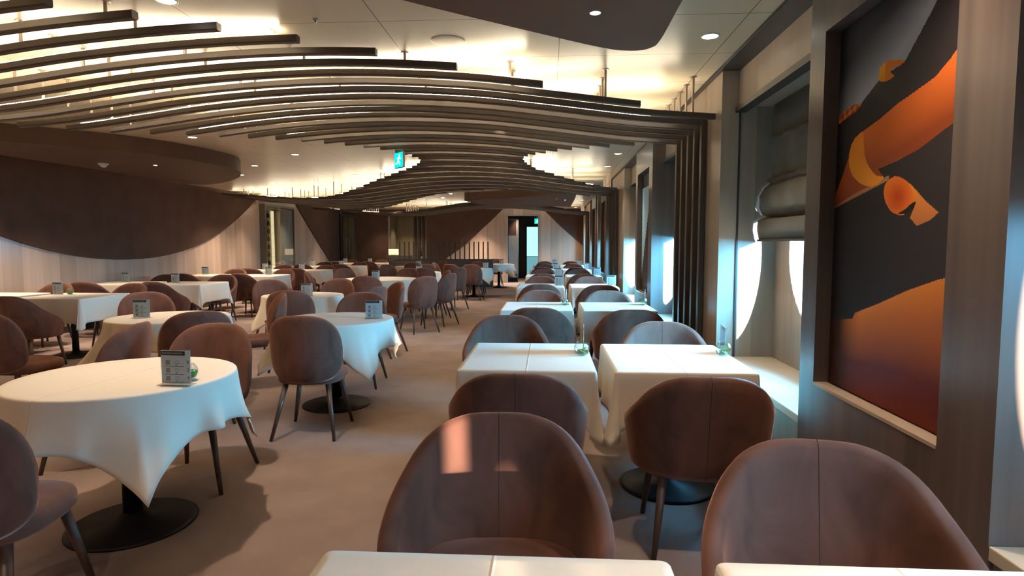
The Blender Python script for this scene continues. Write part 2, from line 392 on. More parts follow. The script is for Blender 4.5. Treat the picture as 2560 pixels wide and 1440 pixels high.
def roman_blind(y0, y1, zb):
    global nb
    t = thing('roman_blind', 'olive roman blind with horizontal folds in the ' + BL[min(nb, 7)], 'window blind', (1.57, (y0 + y1) / 2, 0)); nb += 1
    h = (y1 - y0) / 2
    prof = [(.03, 2.385), (.03, 2.17), (.035, 2.15), (.0, 2.142), (.025, 2.12), (.02, 1.90), (.03, 1.87), (-.015, 1.86), (.02, 1.835), (-.02, 1.80), (-.05, 1.74), (-.055, 1.66), (-.03, 1.61),
            (.02, 1.595), (-.02, 1.585), (-.06, 1.57), (-.065, 1.53), (-.065, 1.50), (-.05, zb)]
    n = 28; vs, fs = [], []
    for i in range(n + 1):
        y = -h + 2 * h * i / n
        for k, (x, z) in enumerate(prof):
            wob = .007 * math.sin(y * 23 + k * 1.7) * (1 if 2 < k < 15 else 0)
            sag = -.012 * math.sin(PI * i / n) * (1 if k in (3, 7, 13, 14) else 0) + .008 * math.sin(y * 31) * (1 if k in (3, 7) else 0)
            vs.append((x + wob, y, z + sag))
    P = len(prof)
    for i in range(n):
        for k in range(P - 1): fs.append((i * P + k, (i + 1) * P + k, (i + 1) * P + k + 1, i * P + k + 1))
    o = mesh('fabric', vs, fs, M['blind'], t, True); s = o.modifiers.new('s', 'SOLIDIFY'); s.thickness = .006
    # white lining seen along the far edge of the lowest fold
    bm = bmesh.new()
    q = [(p[0], p[1]) for p in prof[8:14]]
    for (a, b_), (c, d) in zip(q, q[1:]): add_tube(bm, (a - .002, h + .003, b_), (c - .002, h + .003, d), .009, n=6)
    obj('lining', bm, M['lining'], t)
    box('bottom_bar', -.062, -.04, -h, h, zb - .012, zb + .003, M['darktrim'], t)

def paint(name, x, y0, y1, z0, z1, ny, nz, fn, parent):
    vs, fs, cols = [], [], []
    for j in range(nz + 1):
        for i in range(ny + 1): vs.append((x, y0 + (y1 - y0) * i / ny, z0 + (z1 - z0) * j / nz))
    for j in range(nz):
        for i in range(ny):
            a = j * (ny + 1) + i; fs.append((a, a + ny + 1, a + ny + 2, a + 1))
            # u runs left to right as one looks at the picture (far end is on the left)
            cols.append(fn(1 - (i + .5) / ny, 1 - (j + .5) / nz))
    o = mesh(name, vs, fs, M['art'], parent)
    at = o.data.color_attributes.new('paint', 'FLOAT_COLOR', 'CORNER')
    buf = []
    for c in cols: buf += [c[0], c[1], c[2], 1] * 4
    at.data.foreach_set('color', buf); return o
m = principled('printed_dune_photo', (.5, .2, .1), .55, spec=.12); M['art'] = m
va = N(m, 'ShaderNodeVertexColor'); va.layer_name = 'paint'; L(m, va.outputs[0], m.node_tree.nodes['Principled BSDF'].inputs['Base Color'])
def inside(P, u, v):
    c = False; n = len(P)
    for i in range(n):
        (x1, y1), (x2, y2) = P[i], P[i - 1]
        if (y1 > v) != (y2 > v) and u < (x2 - x1) * (v - y1) / (y2 - y1) + x1: c = not c
    return c
def mix(a, b_, t):
    t = min(max(t, 0), 1); return tuple(a[i] + (b_[i] - a[i]) * t for i in range(3))
def curve(pts, n=5):
    P = []; m_ = len(pts)
    for i in range(m_):
        p0, p1, p2, p3 = (Vector(pts[(i + d) % m_]) for d in (-1, 0, 1, 2))
        for k in range(n):
            t = k / n; P.append(tuple(.5 * ((2 * p1) + (-p0 + p2) * t + (2 * p0 - 5 * p1 + 4 * p2 - p3) * t * t + (-p0 + 3 * p1 - 3 * p2 + p3) * t ** 3)))
    return P
def U(P): return [(1.191 * u - .234, v) for u, v in P]
A_o1 = curve(U([(.504, .177), (.519, .157), (.567, .153), (.665, .172), (.645, .178), (.611, .176), (.581, .181), (.606, .197), (.548, .199), (.51, .19)]))
A_o2 = U([(.193, .246), (.23, .23), (.323, .221), (.396, .228), (.354, .241), (.265, .251), (.208, .258)])
A_big = U([(.95, .20), (.913, .217), (.843, .241), (.741, .254), (.637, .266), (.521, .287), (.404, .302), (.345, .312), (.318, .328), (.304, .35), (.304, .373), (.32, .4), (.352, .419), (.40, .436), (.449, .447), (.528, .448), (.568, .432), (.545, .42), (.53, .41), (.653, .401), (.776, .386), (.907, .358), (1.05, .33), (1.05, .17)])
A_lobe = curve(U([(.404, .302), (.325, .325), (.304, .373), (.352, .419), (.449, .447), (.528, .448), (.568, .432), (.512, .423), (.441, .382), (.416, .334)]))
A_red = U([(.30, .36), (.266, .396), (.15, .50), (.337, .465), (.463, .45), (.362, .426)])
A_circ = curve(U([(.575, .475), (.584, .45), (.634, .437), (.683, .443), (.734, .464), (.769, .501), (.757, .519), (.694, .53), (.632, .52), (.595, .5)]))
A_dark = curve(U([(.769, .502), (.739, .508), (.713, .517), (.671, .526), (.721, .528), (.762, .517)]))
A_tan = U([(.701, .448), (.745, .464), (.827, .504), (.895, .531), (.85, .546), (.785, .557), (.743, .538), (.762, .517), (.769, .501), (.741, .469)])
A_sky = U([(-.3, -.2), (1.0, -.2), (.86, .06), (.803, .099), (.67, .175), (.51, .188), (.381, .228), (.216, .244), (.149, .251), (-.3, .27)])
A_low = U([(-.3, 1.2), (-.3, .92), (.18, .82), (.384, .799), (.403, .782), (.574, .745), (.752, .703), (.911, .672), (1.3, .62), (1.3, 1.2)])
def line_d(u, v, a, b):
    t = ((u - a[0]) * (b[0] - a[0]) + (v - a[1]) * (b[1] - a[1])) / ((b[0] - a[0]) ** 2 + (b[1] - a[1]) ** 2)
    t = min(max(t, 0), 1); return math.hypot(u - a[0] - t * (b[0] - a[0]), v - a[1] - t * (b[1] - a[1]))
def dunes(u, v):
    if inside(A_dark, u, v): return (.012, .006, .006)
    if inside(A_circ, u, v):
        d = math.hypot((u - .56) / .10, (v - .485) / .045); return mix((.55, .06, .008), (.90, .21, .02), d - .15)
    if inside(A_tan, u, v): return mix((.86, .28, .045), (.50, .17, .06), (v - .47) * 11)
    if inside(A_o1, u, v): return mix((.98, .42, .015), (.85, .20, .01), (v - .16) * 12) if u < .42 else (.85, .22, .015)
    if inside(A_o2, u, v):
        k = math.sin(u * 90 + v * 160) * math.sin(u * 37 - v * 210); return mix((.28, .05, .01), (.70, .18, .05), .5 + k)
    if inside(A_lobe, u, v): return mix((.98, .27, .02), (1, .36, .025), (v - .30) * 6)
    if inside(A_big, u, v):
        e = (v - (.33 - .13 * u)) * 8.5; return mix((.88, .19, .03), (.27, .055, .014), e)
    if inside(A_red, u, v): return mix((.40, .07, .015), (.20, .035, .008), (v - .38) * 7)
    if inside(A_low, u, v):
        top = lerp_tab([(-.1, .86), (.22, .80), (.45, .745), (.66, .703), (.85, .672), (1, .65)], u)
        d = (v - top) / (.10 + .24 * max(u, 0)); left = min(max((.30 - u) * 5, 0), 1)
        return mix(mix((.84, .27, .05), (.13, .014, .004), (d ** .8) * 1.25 if d > 0 else 0), (.035, .012, .008), left)
    if inside(A_sky, u, v):
        e = lerp_tab([(-.3, .27), (.03, .24), (.25, .21), (.45, .165), (.7, .09), (.9, -.05)], u)
        t = max(0, 1 - (e - v) * 7); c = mix((.030, .038, .052), (.42, .44, .50), t ** 1.7)
        return mix(c, (.012, .013, .016), max(0, 1 - u * 4.5) * .8)
    base = mix((.016, .013, .016), (.045, .036, .038), (u - .3) * 1.2)
    if line_d(u, v, U([(.18, .49)])[0], U([(.60, .437)])[0]) < .006: return (.45, .20, .10)
    return base
def art_blue(u, v):
    if v < .12: return (.02, .025, .03)
    if u > .62 + (v - .35) * .35: return mix((.85, .26, .08), (.55, .15, .05), v)
    if v < .92 - 1.05 * (u if u > 0 else 0): return mix((.46, .74, .95), (.32, .55, .78), v)
    return (.05, .03, .025)
def art_orange(u, v): return mix((.75, .22, .05), (.12, .05, .03), abs(v - .35) * 2.2)
npic = 0
def pillar(y0, y1, art, ny=70, nz=120, far=.15, near=.24):
    """smoked-wood pier with a recessed picture"""
    global npic; npic += 1
    a, b_ = y1 - far, y0 + near; za, zb = .768, 2.335; xf, xp = 1.22, 1.285
    bm = bmesh.new()
    for q in [(y0, b_, 0, CEIL), (a, y1, 0, CEIL), (b_, a, 0, za), (b_, a, zb, CEIL)]: add_box(bm, xf, xp + .03, *q)
    add_box(bm, xp + .03, XO, y0, y1, 0, CEIL)
    struct(obj('wall_right', bm, M['pillar']))
    struct(box('trim_%d' % (70 + npic), xf - .002, xp - .006, b_ + .001, a - .001, za - .012, za + .001, M['fascia']), 'pale ledge under the recessed picture')
    lab = ['large upright picture of orange and black sand dunes, nearest on the right', 'blue and orange upright picture on the second pier', 'narrow orange picture on the third pier along the windows', 'small orange picture on the farthest pier'][npic - 1]
    t = thing('wall_picture', lab, 'picture', (xp, (a + b_) / 2, (za + zb) / 2)); h = (a - b_) / 2 - .004; v = (zb - za) / 2 - .004
    box('backing_board', .004, .026, -h, h, -v, v, M['ink'], t)
    paint('print', .0, -h, h, -v, v, ny, nz, art, t)

def wall_piece(ya, yb, x=1.25):
    bm = bmesh.new(); add_box(bm, x, XO, ya, yb, 0, CEIL); struct(obj('wall_right', bm, M['midwood']))

# order along the wall, from behind the camera to the far end
bm = bmesh.new()
for q in [(YB, -4.56, 0, CEIL), (-4.56, -4.37, 0, 1.47), (-4.56, -4.37, 1.9, CEIL), (-4.37, -3.96, 0, CEIL), (-3.96, -3.86, 0, 1.36), (-3.96, -3.86, 1.43, CEIL), (-3.86, -.06, 0, CEIL)]: add_box(bm, 1.60, 1.62, *q)  # unseen wall with slits added to throw sun strips on chair and table
struct(obj('wall_right', bm, M['midwood']))
struct(box('wall_right', 1.30, 1.73, -.20, -.051, 0, CEIL, M['midwood']))
window_bay(.85, -.05, 1.68)
pillar(1.68, 2.95, dunes, 260, 470)
window_bay(3.5, 2.95, 4.5, clip0=3.40, clip1=4.22, blind=1.43)
wall_piece(4.5, 5.95)
struct(box('trim_60', 1.372, 1.384, 4.488, 4.499, 0, 2.38, M['darktrim']), 'thin dark joint beside the window niche')
window_bay(6.35, 5.95, 7.2, clip0=6.0, clip1=6.98, ry=.66)
pillar(7.2, 8.52, art_blue, 30, 60)
window_bay(9.2, 8.52, 10.06)
wall_piece(10.06, 11.9)
window_bay(12.35, 11.9, 12.8, ry=.4)
pillar(12.8, 14.15, art_orange, 14, 30)
window_bay(14.6, 14.15, 15.3, ry=.45)
wall_piece(15.3, 15.6)
pillar(15.6, 16.9, art_orange, 14, 30)
window_bay(17.4, 16.9, 18.1, ry=.4)
wall_piece(18.1, 19.9)
window_bay(20.4, 19.9, 21.2, ry=.4, blind=0)
wall_piece(21.2, 21.7)
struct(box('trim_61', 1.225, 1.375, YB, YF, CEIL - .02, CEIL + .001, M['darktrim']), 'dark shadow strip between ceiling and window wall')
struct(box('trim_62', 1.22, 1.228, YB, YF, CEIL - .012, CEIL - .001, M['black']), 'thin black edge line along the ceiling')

# ------------------------------------------------------------------ curved ceiling slats
ZT = [(-7.6, 2.56), (-7.0, 2.52), (-6.2, 2.44), (-5.5, 2.385), (-4.9, 2.355), (-4.3, 2.36), (-3.86, 2.395), (-3.43, 2.45), (-2.8, 2.53), (-2.1, 2.585), (-1.4, 2.60), (-.6, 2.56), (0, 2.49), (.66, 2.405), (1.0, 2.375), (1.27, 2.355)]
def slat_z(x): return smooth_tab(ZT, x)
left = {0: -5.7, 1: -5.5, 2: -5.35, 3: -5.2, 4: -5.05, 5: -4.9, 6: -4.7, 7: -4.5, 8: -4.27, 9: -4.05, 10: -3.84, 11: -3.63, 12: -3.43, 13: -3.24, 14: -3.06, 15: -2.88, 16: -2.70, 17: -2.53, 18: -2.37, 19: -2.22, 20: -2.08,
        21: -1.95, 22: -1.90, 23: -1.84, 24: -1.80, 25: -1.82, 26: -1.88, 27: -1.975, 28: -2.1, 29: -2.25, 30: -2.43, 31: -2.61, 32: -2.79, 33: -2.99, 34: -3.18, 35: -3.37, 36: -3.58, 37: -3.79, 38: -3.99, 39: -4.23, 40: -4.47,
        41: -4.75, 42: -5.1, 43: -5.5, 44: -5.95, 45: -6.4, 46: -6.9, 63: -2.0, 64: -2.7, 65: -3.3, 66: -3.9, 67: -4.6, 68: -5.2, 69: -5.9, 70: -6.6}
right = {0: -2.41, 1: -2.14, 2: -1.82, 3: -1.47, 4: -1.07, 5: -.6, 6: -.04, 7: .66, 8: 1.262, 14: .846, 15: .626, 16: .435, 17: .26, 18: .103, 19: -.03, 20: -.16, 21: -.26, 22: -.32, 23: -.34, 24: -.33, 25: -.30, 26: -.253, 27: -.187, 28: -.056,
         29: .095, 30: .253, 31: .426, 32: .626, 33: .88, 34: 1.2, 41: .85, 42: .35, 43: -.27, 44: -.85, 45: -1.4, 46: -1.9, 47: -2.3, 48: -2.62, 49: -2.9, 50: -3.15, 51: -3.38, 52: -3.6, 53: -3.79, 54: -4.0, 55: -4.25, 56: -4.5, 57: -4.8, 58: -5.2,
         63: -.6, 64: -.25, 65: .1, 66: .45, 67: .85, 68: 1.2}
rodm = None
def rod_mesh():
    bm = bmesh.new(); add_tube(bm, (0, 0, 0), (0, 0, 1), .0095, n=8); me = bpy.data.meshes.new('rod'); bm.to_mesh(me); bm.free(); me.materials.append(M['steel']); return me
def flange_mesh():
    bm = bmesh.new(); add_tube(bm, (0, 0, -.006), (0, 0, 0), .024, .026, n=14); me = bpy.data.meshes.new('ceiling_flange'); bm.to_mesh(me); bm.free(); me.materials.append(M['steel']); return me
RM, FM = rod_mesh(), flange_mesh()
count = 0
for k in list(range(0, 59)) + list(range(63, 76)):
    Y = 4.69 + .23 * (k - 8); count += 1
    posts = k in range(9, 14) or k in range(35, 41) or k in range(69, 74)
    if 58 < k: Y = 17.1 + .245 * (k - 63)
    x0 = left.get(k, -7.56); x1 = right.get(k, 1.25)
    if posts: x1 = 1.205
    if k >= 74: x1 = 1.2
    cz = slat_z((x0 + x1) / 2)
    bit = 'running into a wall post' if posts else ('ending short of the window wall' if x1 < 1.1 else 'reaching the window wall')
    t = thing('ceiling_slat', 'dark brown curved ceiling slat, %s from the nearest, %s' % (ordn(count), bit), 'ceiling slat', (0, Y, 0), 0)
    hw, hh = .025, .021; n = max(8, int((x1 - x0) / .11)); vs, fs = [], []
    for i in range(n + 1):
        x = x0 + (x1 - x0) * i / n; z = slat_z(x)
        for dy, dz in [(-hw + .006, -hh), (hw - .006, -hh), (hw, -hh + .006), (hw, hh - .004), (hw - .004, hh), (-hw + .004, hh), (-hw, hh - .004), (-hw, -hh + .006)]: vs.append((x, dy, z + dz))
    for i in range(n):
        for q in range(8): fs.append((i * 8 + q, i * 8 + (q + 1) % 8, (i + 1) * 8 + (q + 1) % 8, (i + 1) * 8 + q))
    fs.append(tuple(range(8))[::-1]); fs.append(tuple(n * 8 + q for q in range(8)))
    mesh('slat_bar', vs, fs, M['slat'], t)
    if posts:
        z = slat_z(1.2); box('wall_post', 1.206, 1.248, -.029, .029, .005, z + hh, M['slat'], t, .003)
    if k % 3 == 0 and k != 66:   # light line lying on top of every third slat
        vs, fs = [], []; xa, xb = x0 + .12, min(x1, 1.15) - .12; n2 = max(6, int((xb - xa) / .2))
        for i in range(n2 + 1):
            x = xa + (xb - xa) * i / n2; z = slat_z(x) + hh + .001
            vs += [(x, -.012, z), (x, .012, z), (x, .012, z + .006), (x, -.012, z + .006)]
        for i in range(n2):
            for q in range(4): fs.append((i * 4 + q, i * 4 + (q + 1) % 4, (i + 1) * 4 + (q + 1) % 4, (i + 1) * 4 + q))
        mesh('light_line', vs, fs, M['strip'] if k < 34 else M['farstrip'], t)
    xs = [x for x in [1.09 - .68 * j for j in range(13)] if x0 + .05 < x < x1 - .04]
    if k > 24: xs = xs[::2]
    for x in xs:
        z = slat_z(x) + hh - .002
        r = bpy.data.objects.new('rod', RM); link(r, t); r.location = (x, .015, z); r.scale = (1, 1, CEIL - z)
        if k < 34:
            f = bpy.data.objects.new('ceiling_flange', FM); link(f, t); f.location = (x, .015, CEIL)

# ------------------------------------------------------------------ lamps in the ceiling
def spot(x, y, z, power, size=84, blend=1, col=(1, .79, .58)):
    l = bpy.data.lights.new('lamp_or_fill_light', 'SPOT'); l.energy = power; l.spot_size = math.radians(size); l.spot_blend = blend
    l.color = col; l.shadow_soft_size = .045
    o = bpy.data.objects.new('lamp_or_fill_light', l); COL.objects.link(o); o.location = (x, y, z); return o
dl0 = None
def downlight(x, y, z, label, power=30, light=True):
    global dl0
    if dl0 is None:
        dl0 = thing('downlight', label, 'ceiling light', (x, y, z), 0, 'round recessed ceiling lights')
        lathe('trim_ring', [(.058, 0), (.058, -.004), (.049, -.006), (.047, -.001)], M['white'], dl0, 28)
        lathe('lens', [(.0465, -.001), (.0465, -.0035), (.03, -.004)], M['lamp'], dl0, 28)
    else: copy_tree(dl0, (x, y, z), 0, label)
    if light: spot(x, y, z - .02, power)
DL = [(.977, 3.81, 'above the row of tables beside the first window'), (-1.98, 3.095, 'at the top of the view beyond the first slats'), (.97, 8.57, 'by the window wall beyond the first wall slats'), (.962, 9.96, 'by the window wall, next after the first pair'),
      (-3.564, 8.377, 'left of the green exit sign, brightest on open ceiling'), (-4.722, 9.522, 'between the dark leaf panel and the slats'), (-5.60, 10.76, 'just past the tip of the dark leaf panel'), (-5.63, 12.1, 'before the far left slats'),
      (-4.20, 6.964, 'beside the rim of the dark leaf panel'), (-3.61, 5.70, 'seen between slats at the left'), (-1.937, 8.475, 'close behind the green exit sign'), (-3.54, 10.95, 'left of the second group of slats'),
      (-1.883, 13.87, 'nearest of the three past the slat arch'), (-2.438, 15.05, 'middle of the three past the slat arch'), (-2.865, 16.33, 'farthest of the three past the slat arch'),
      (.97, 15.63, 'right of the brown angular panel, nearest'), (.96, 17.45, 'right of the brown angular panel, second'), (.96, 18.6, 'right of the brown angular panel, third'), (.95, 21.0, 'at the far end by the window wall'), (.97, 1.9, 'over the nearest pair of white tables, out of view above')]
for x, y, s in DL: downlight(x, y, CEIL, 'round recessed ceiling light ' + s, 62 if x > .9 else 88)
for x, y, s in [(.214, 2.887, 'in the nearest taupe panel overhead'), (-5.343, 7.965, 'in the dark leaf panel above the left wall tables'), (.414, 14.8, 'in the brown angular panel in the distance')]:
    downlight(x, y, 2.47, 'small warm spot light ' + s, 22); [o for o in S.objects if o.get('category') == 'ceiling light'][-1].scale = (.5, .5, .5)
# unseen spots added as fill, no fixtures: above, behind, beside and within the view
for x, y in [(-1.9, -1.5), (.4, -2.5), (.5, -1.0), (-.7, -.7), (-4.2, -.5), (-4.3, 2.6), (-6.3, .8), (-6.5, 3.6), (-.6, 1.0), (-2.6, .6), (-6.9, 13.5), (-6.9, 16.5), (-6.6, 19.5), (-4.6, 18.2), (-4.6, 20.6), (-1.0, 19.6), (-2.6, 21.0), (-6.0, 21.0), (-.5, 6.3), (-.2, 11.6), (-.35, .75), (.75, .35), (-7.0, 5.2), (-7.0, 7.4), (-6.5, 9.3), (-6.2, 11.6), (-6.7, 8.4), (-6.9, 12.9), (-6.9, 14.4)]:
    spot(x, y, CEIL - .03, 150 if x < -6.1 else (56 if y < 0 else 92), 150 if y < 0 else 84)
t = thing('ceiling_speaker', 'flat round cream ceiling speaker cover in a panel', 'speaker', (-.626, 3.80, CEIL))
lathe('grille', [(.100, 0), (.100, -.003), (.097, -.0035), (.03, -.0035)], M['plaster'], t, 40)
lathe('rim', [(.106, 0), (.106, -.002), (.1, -.0025)], M['plaster'], t, 40)
t = thing('smoke_detector', 'white dome detector under the dark leaf panel', 'detector', (-5.9, 7.73, 2.47))
lathe('base', [(.062, 0), (.062, -.018), (.055, -.024)], M['white'], t, 28); lathe('dome', [(.040, -.024), (.036, -.045), (.018, -.056)], M['white'], t, 28)
t = thing('sprinkler_head', 'tiny dark sprinkler on the cream ceiling left of the joint', 'sprinkler', (-1.309, 3.395, CEIL))
lathe('cup', [(.016, 0), (.014, -.006), (.006, -.008)], M['greymetal'], t, 14); lathe('nozzle', [(.004, -.008), (.004, -.02), (.009, -.022)], M['greymetal'], t, 14)
t = thing('sprinkler_head', 'tiny sprinkler under the distant brown angular panel', 'sprinkler', (.2, 14.4, 2.47))
lathe('cup', [(.03, 0), (.02, -.01), (.006, -.02)], M['white'], t, 14)

# exit signs
def exit_sign(loc, rz, label, drop):
    t = thing('exit_sign', label, 'exit sign', loc, rz)
    box('housing', -.105, .105, -.014, .014, -.10, .10, M['greymetal'], t, .003)
    box('bracket', -.05, .05, -.02, .02, .10, drop, M['greymetal'], t)
    p = box('panel', -.098, .098, -.017, -.0145, -.092, .092, M['greenlight'], t)
    bm = bmesh.new()   # running figure and arrow
    add_tube(bm, (.03, -.018, .055), (.03, -.021, .055), .014)
    for a, b_ in [((.02, .04), (-.005, -.01)), ((.02, .035), (.055, .01)), ((.015, .03), (-.02, .02)), ((-.005, -.01), (.03, -.03)), ((.03, -.03), (.03, -.06)), ((-.005, -.01), (-.03, -.04)), ((-.03, -.04), (-.06, -.045))]:
        add_tube(bm, (a[0], -.0195, a[1]), (b_[0], -.0195, b_[1]), .008, n=6)
    obj('running_figure', bm, M['signwhite'], p)
    return t
exit_sign((-1.88, 7.6, 2.46), math.radians(-46), 'green lit exit sign hanging among the dark slats', .19)
exit_sign((-.40, 22.3, 2.24), 0, 'small green exit sign inside the far doorway', .34)

# ------------------------------------------------------------------ corridor behind the doorway
struct(box('wall_corridor', -3.4, 1.3, 24.9, 25.05, 0, 2.7, M['corridor'])); struct(box('wall_corridor', -3.4, -3.3, 21.9, 24.9, 0, 2.7, M['corridor'])); struct(box('wall_corridor', 1.2, 1.3, 21.9, 24.9, 0, 2.7, M['corridor']))
struct(box('ceiling_corridor', -3.4, 1.3, 21.9, 25.05, 2.60, 2.7, M['steelgrey']))
struct(box('trim_65', DX0 - .06, DX0, YF - .02, YF + .2, 0, DZ + .03, M['steelgrey'])); struct(box('trim_66', DX1, DX1 + .04, YF - .02, YF + .2, 0, DZ + .03, M['midwood'])); struct(box('trim_67', DX0 - .06, DX1 + .04, YF - .02, YF + .2, DZ, DZ + .03, M['steelgrey']))
d = struct(box('door_1', -.93, -.35, 24.84, 24.895, 0, 2.18, M['black'])); box('door_glass', -.87, -.40, 24.82, 24.84, .9, 2.1, M['skydoor'], d); box('lower_panel', -.87, -.40, 24.82, 24.84, .15, .88, M['seafog'], d)
t = thing('tall_cabinet', 'tall grey steel cabinet with dark upper doors inside the doorway', 'cabinet', (-1.27, 22.4, 0))
box('body', -.30, .16, -.25, .25, .16, 2.3, M['steelgrey'], t, .005); box('upper_door', -.24, .10, -.262, -.25, 1.72, 2.28, M['darkpanel'], t); box('lower_door', -.24, .10, -.262, -.25, .2, 1.69, M['steelgrey'], t); box('plinth', -.28, .14, -.22, .22, 0, .16, M['black'], t)
tube('handle', (-.07, -.27, 1.25), (-.03, -.27, 1.25), .008, .008, M['black'], t)
t = thing('step_stool', 'low black metal stool at the foot of the grey cabinet', 'stool', (-1.27, 21.98, 0))
box('top', -.17, .17, -.10, .10, .27, .30, M['black'], t, .004)
for sx in (-1, 1):
    for sy in (-1, 1): tube('leg', (sx * .13, sy * .07, .27), (sx * .16, sy * .10, 0), .012, .010, M['black'], t)
spot(-1.0, 22.6, 2.5, 90); spot(-1.15, 22.0, 2.4, 40); spot(-2.3, 20.9, 2.6, 230); spot(-.9, 20.9, 2.6, 110); spot(.2, 20.7, 2.6, 110)  # far wall spots are added without fixtures to brighten and warm its wood

# alcove
struct(box('wall_alcove', AX0 - .05, AX1 + .1, 23.0, 23.1, 0, 2.6, M['olive'])); struct(box('wall_alcove', AX0 - .1, AX0, YF + .2, 23.0, 0, 2.6, M['olive'])); struct(box('wall_alcove', AX1, AX1 + .1, YF + .2, 23.0, 0, 2.6, M['olive'])); struct(box('ceiling_alcove', AX0 - .1, AX1 + .1, YF + .2, 23.1, 2.5, 2.6, M['fascia']))
for i, x in enumerate([-5.15, -4.98, -4.83]): struct(box('trim_%d' % (40 + i), x, x + .07, 22.9, 22.995, 0, 2.45, M['darktrim']))
spot(-5.4, 22.4, 2.45, 60); spot(-4.8, 22.3, 2.45, 45)
t = thing('sideboard', 'dark low sideboard with small drawers before the alcove', 'sideboard', (-5.35, 21.40, 0))
box('body', -.42, .42, -.24, .24, .06, .99, M['tarnish'], t, .004); box('plinth', -.4, .4, -.2, .2, 0, .06, M['black'], t)
for i in range(3):
    d = box('drawer', -.40, .10, -.252, -.24, .96 - .28 * (i + 1), .94 - .28 * i, M['tarnish'], t)
    for x in (-.3, 0): tube('knob', (x, -.27, .82 - .28 * i), (x, -.252, .82 - .28 * i), .012, .009, M['steel'], d)
t = thing('table_lamp', 'cream glowing box-shaped table lamp on the dark sideboard', 'lamp', (-5.55, 21.35, .99))
box('base', -.07, .07, -.06, .06, 0, .02, M['black'], t); box('lamp_shade', -.165, .165, -.10, .10, .02, .235, M['shade'], t, .02)
t = thing('bottle', 'dark bottle standing at the right edge of the alcove', 'bottle', (-4.52, 21.35, .0))
lathe('stand', [(.05, 0), (.05, .95), (.03, .96)], M['tarnish'], t, 16); lathe('glass_body', [(.045, .96), (.045, 1.14), (.018, 1.19), (.018, 1.26)], M['bottle'], t, 16)

# low partition with upright rods
t = thing('partition_screen', 'low dark partition wall topped with a row of dark upright rods', 'partition', (0, 18.6, 0))
box('panel', -4.75, -1.70, -.05, .05, .06, .915, M['tarnish'], t); box('top_rail', -4.76, -1.69, -.06, .06, .915, .93, M['darktrim'], t); box('plinth', -4.74, -1.71, -.06, .06, 0, .06, M['steelgrey'], t)
x = -1.86
while x > -4.7:
    box('rod', x - .018, x + .018, -.012, .012, .93, 1.47, M['darktrim'], t); x -= .146

# wine cabinets
t = thing('wine_cabinet', 'tall glazed wine cabinet with gold lit bottles in the left wall', 'wine cabinet', (XL + .10, 16.4, 0))
bm = bmesh.new()
for q in [(-.10, .06, -.92, -.86, .0, 2.46), (-.10, .06, .86, .92, .0, 2.46), (-.10, .06, -.86, .86, 2.40, 2.46), (-.10, .06, -.86, .86, 0, .30)]: add_box(bm, *q)
obj('frame', bm, M['tarnish'], t); box('back_panel', -.098, -.085, -.86, .86, .3, 2.4, M['olive'], t)
box('glass_door', .040, .046, -.86, -.02, .31, 2.39, M['cabinetglass'], t); box('glass_door', .040, .046, .02, .86, .31, 2.39, M['cabinetglass'], t)
box('divider', -.084, .045, -.018, .018, .3, 2.4, M['steel'], t); box('grey_screen', .02, .03, .06, .84, .32, 2.38, M['steelgrey'], t)
box('light_column', -.08, -.04, -.30, -.20, .4, 2.3, M['shelflight'], t)
for i in range(9): box('shelf', -.084, .03, -.84, -.35, .42 + .21 * i, .428 + .21 * i, M['cabinetglass'], t)
for i in range(9):
    b0 = thing('wine_bottle', 'gold foiled bottle, %s shelf from the bottom of the left wall wine cabinet' % ordn(i + 1), 'bottle', (XL + .065, 16.4 - .55, .428 + .21 * i), 0, 'bottles in the wine cabinet')
    lathe('bottle_body', [(.034, 0), (.036, .01), (.036, .09), (.014, .12)], M['bottle'], b0, 16); lathe('foil_neck', [(.016, .12), (.015, .165), (.012, .17)], M['gold'], b0, 12)
t = thing('glass_door_cabinet', 'dark framed double glass door cabinet on the far chocolate wall', 'cabinet', (-7.25, YF - .14, 0))
bm = bmesh.new()
for q in [(-.27, -.23, -.10, .10, 0, 2.47), (.23, .27, -.10, .10, 0, 2.47), (-.23, .23, -.10, .10, 2.38, 2.47), (-.23, .23, -.10, .10, 0, .30), (-.02, .02, -.10, -.07, .3, 2.38)]: add_box(bm, *q)
obj('frame', bm, M['darktrim'], t); box('back_panel', -.23, .23, .085, .098, .3, 2.38, M['olive'], t); box('glass_door', -.229, -.021, -.095, -.09, .31, 2.37, M['cabinetglass'], t); box('glass_door', .021, .229, -.095, -.09, .31, 2.37, M['cabinetglass'], t)
for x in (-.045, .045): tube('door_handle', (x, -.12, 1.0), (x, -.12, 1.6), .008, .008, M['steel'], t)
t = thing('wall_switch', 'small white switch plate beside the far glass cabinet', 'switch', (-7.58, 21.2, 1.75)); box('plate', -.012, .004, -.05, .05, -.09, .09, M['white'], t, .003); box('rocker', .004, .009, -.02, .02, -.04, .04, M['white'], t, .002)

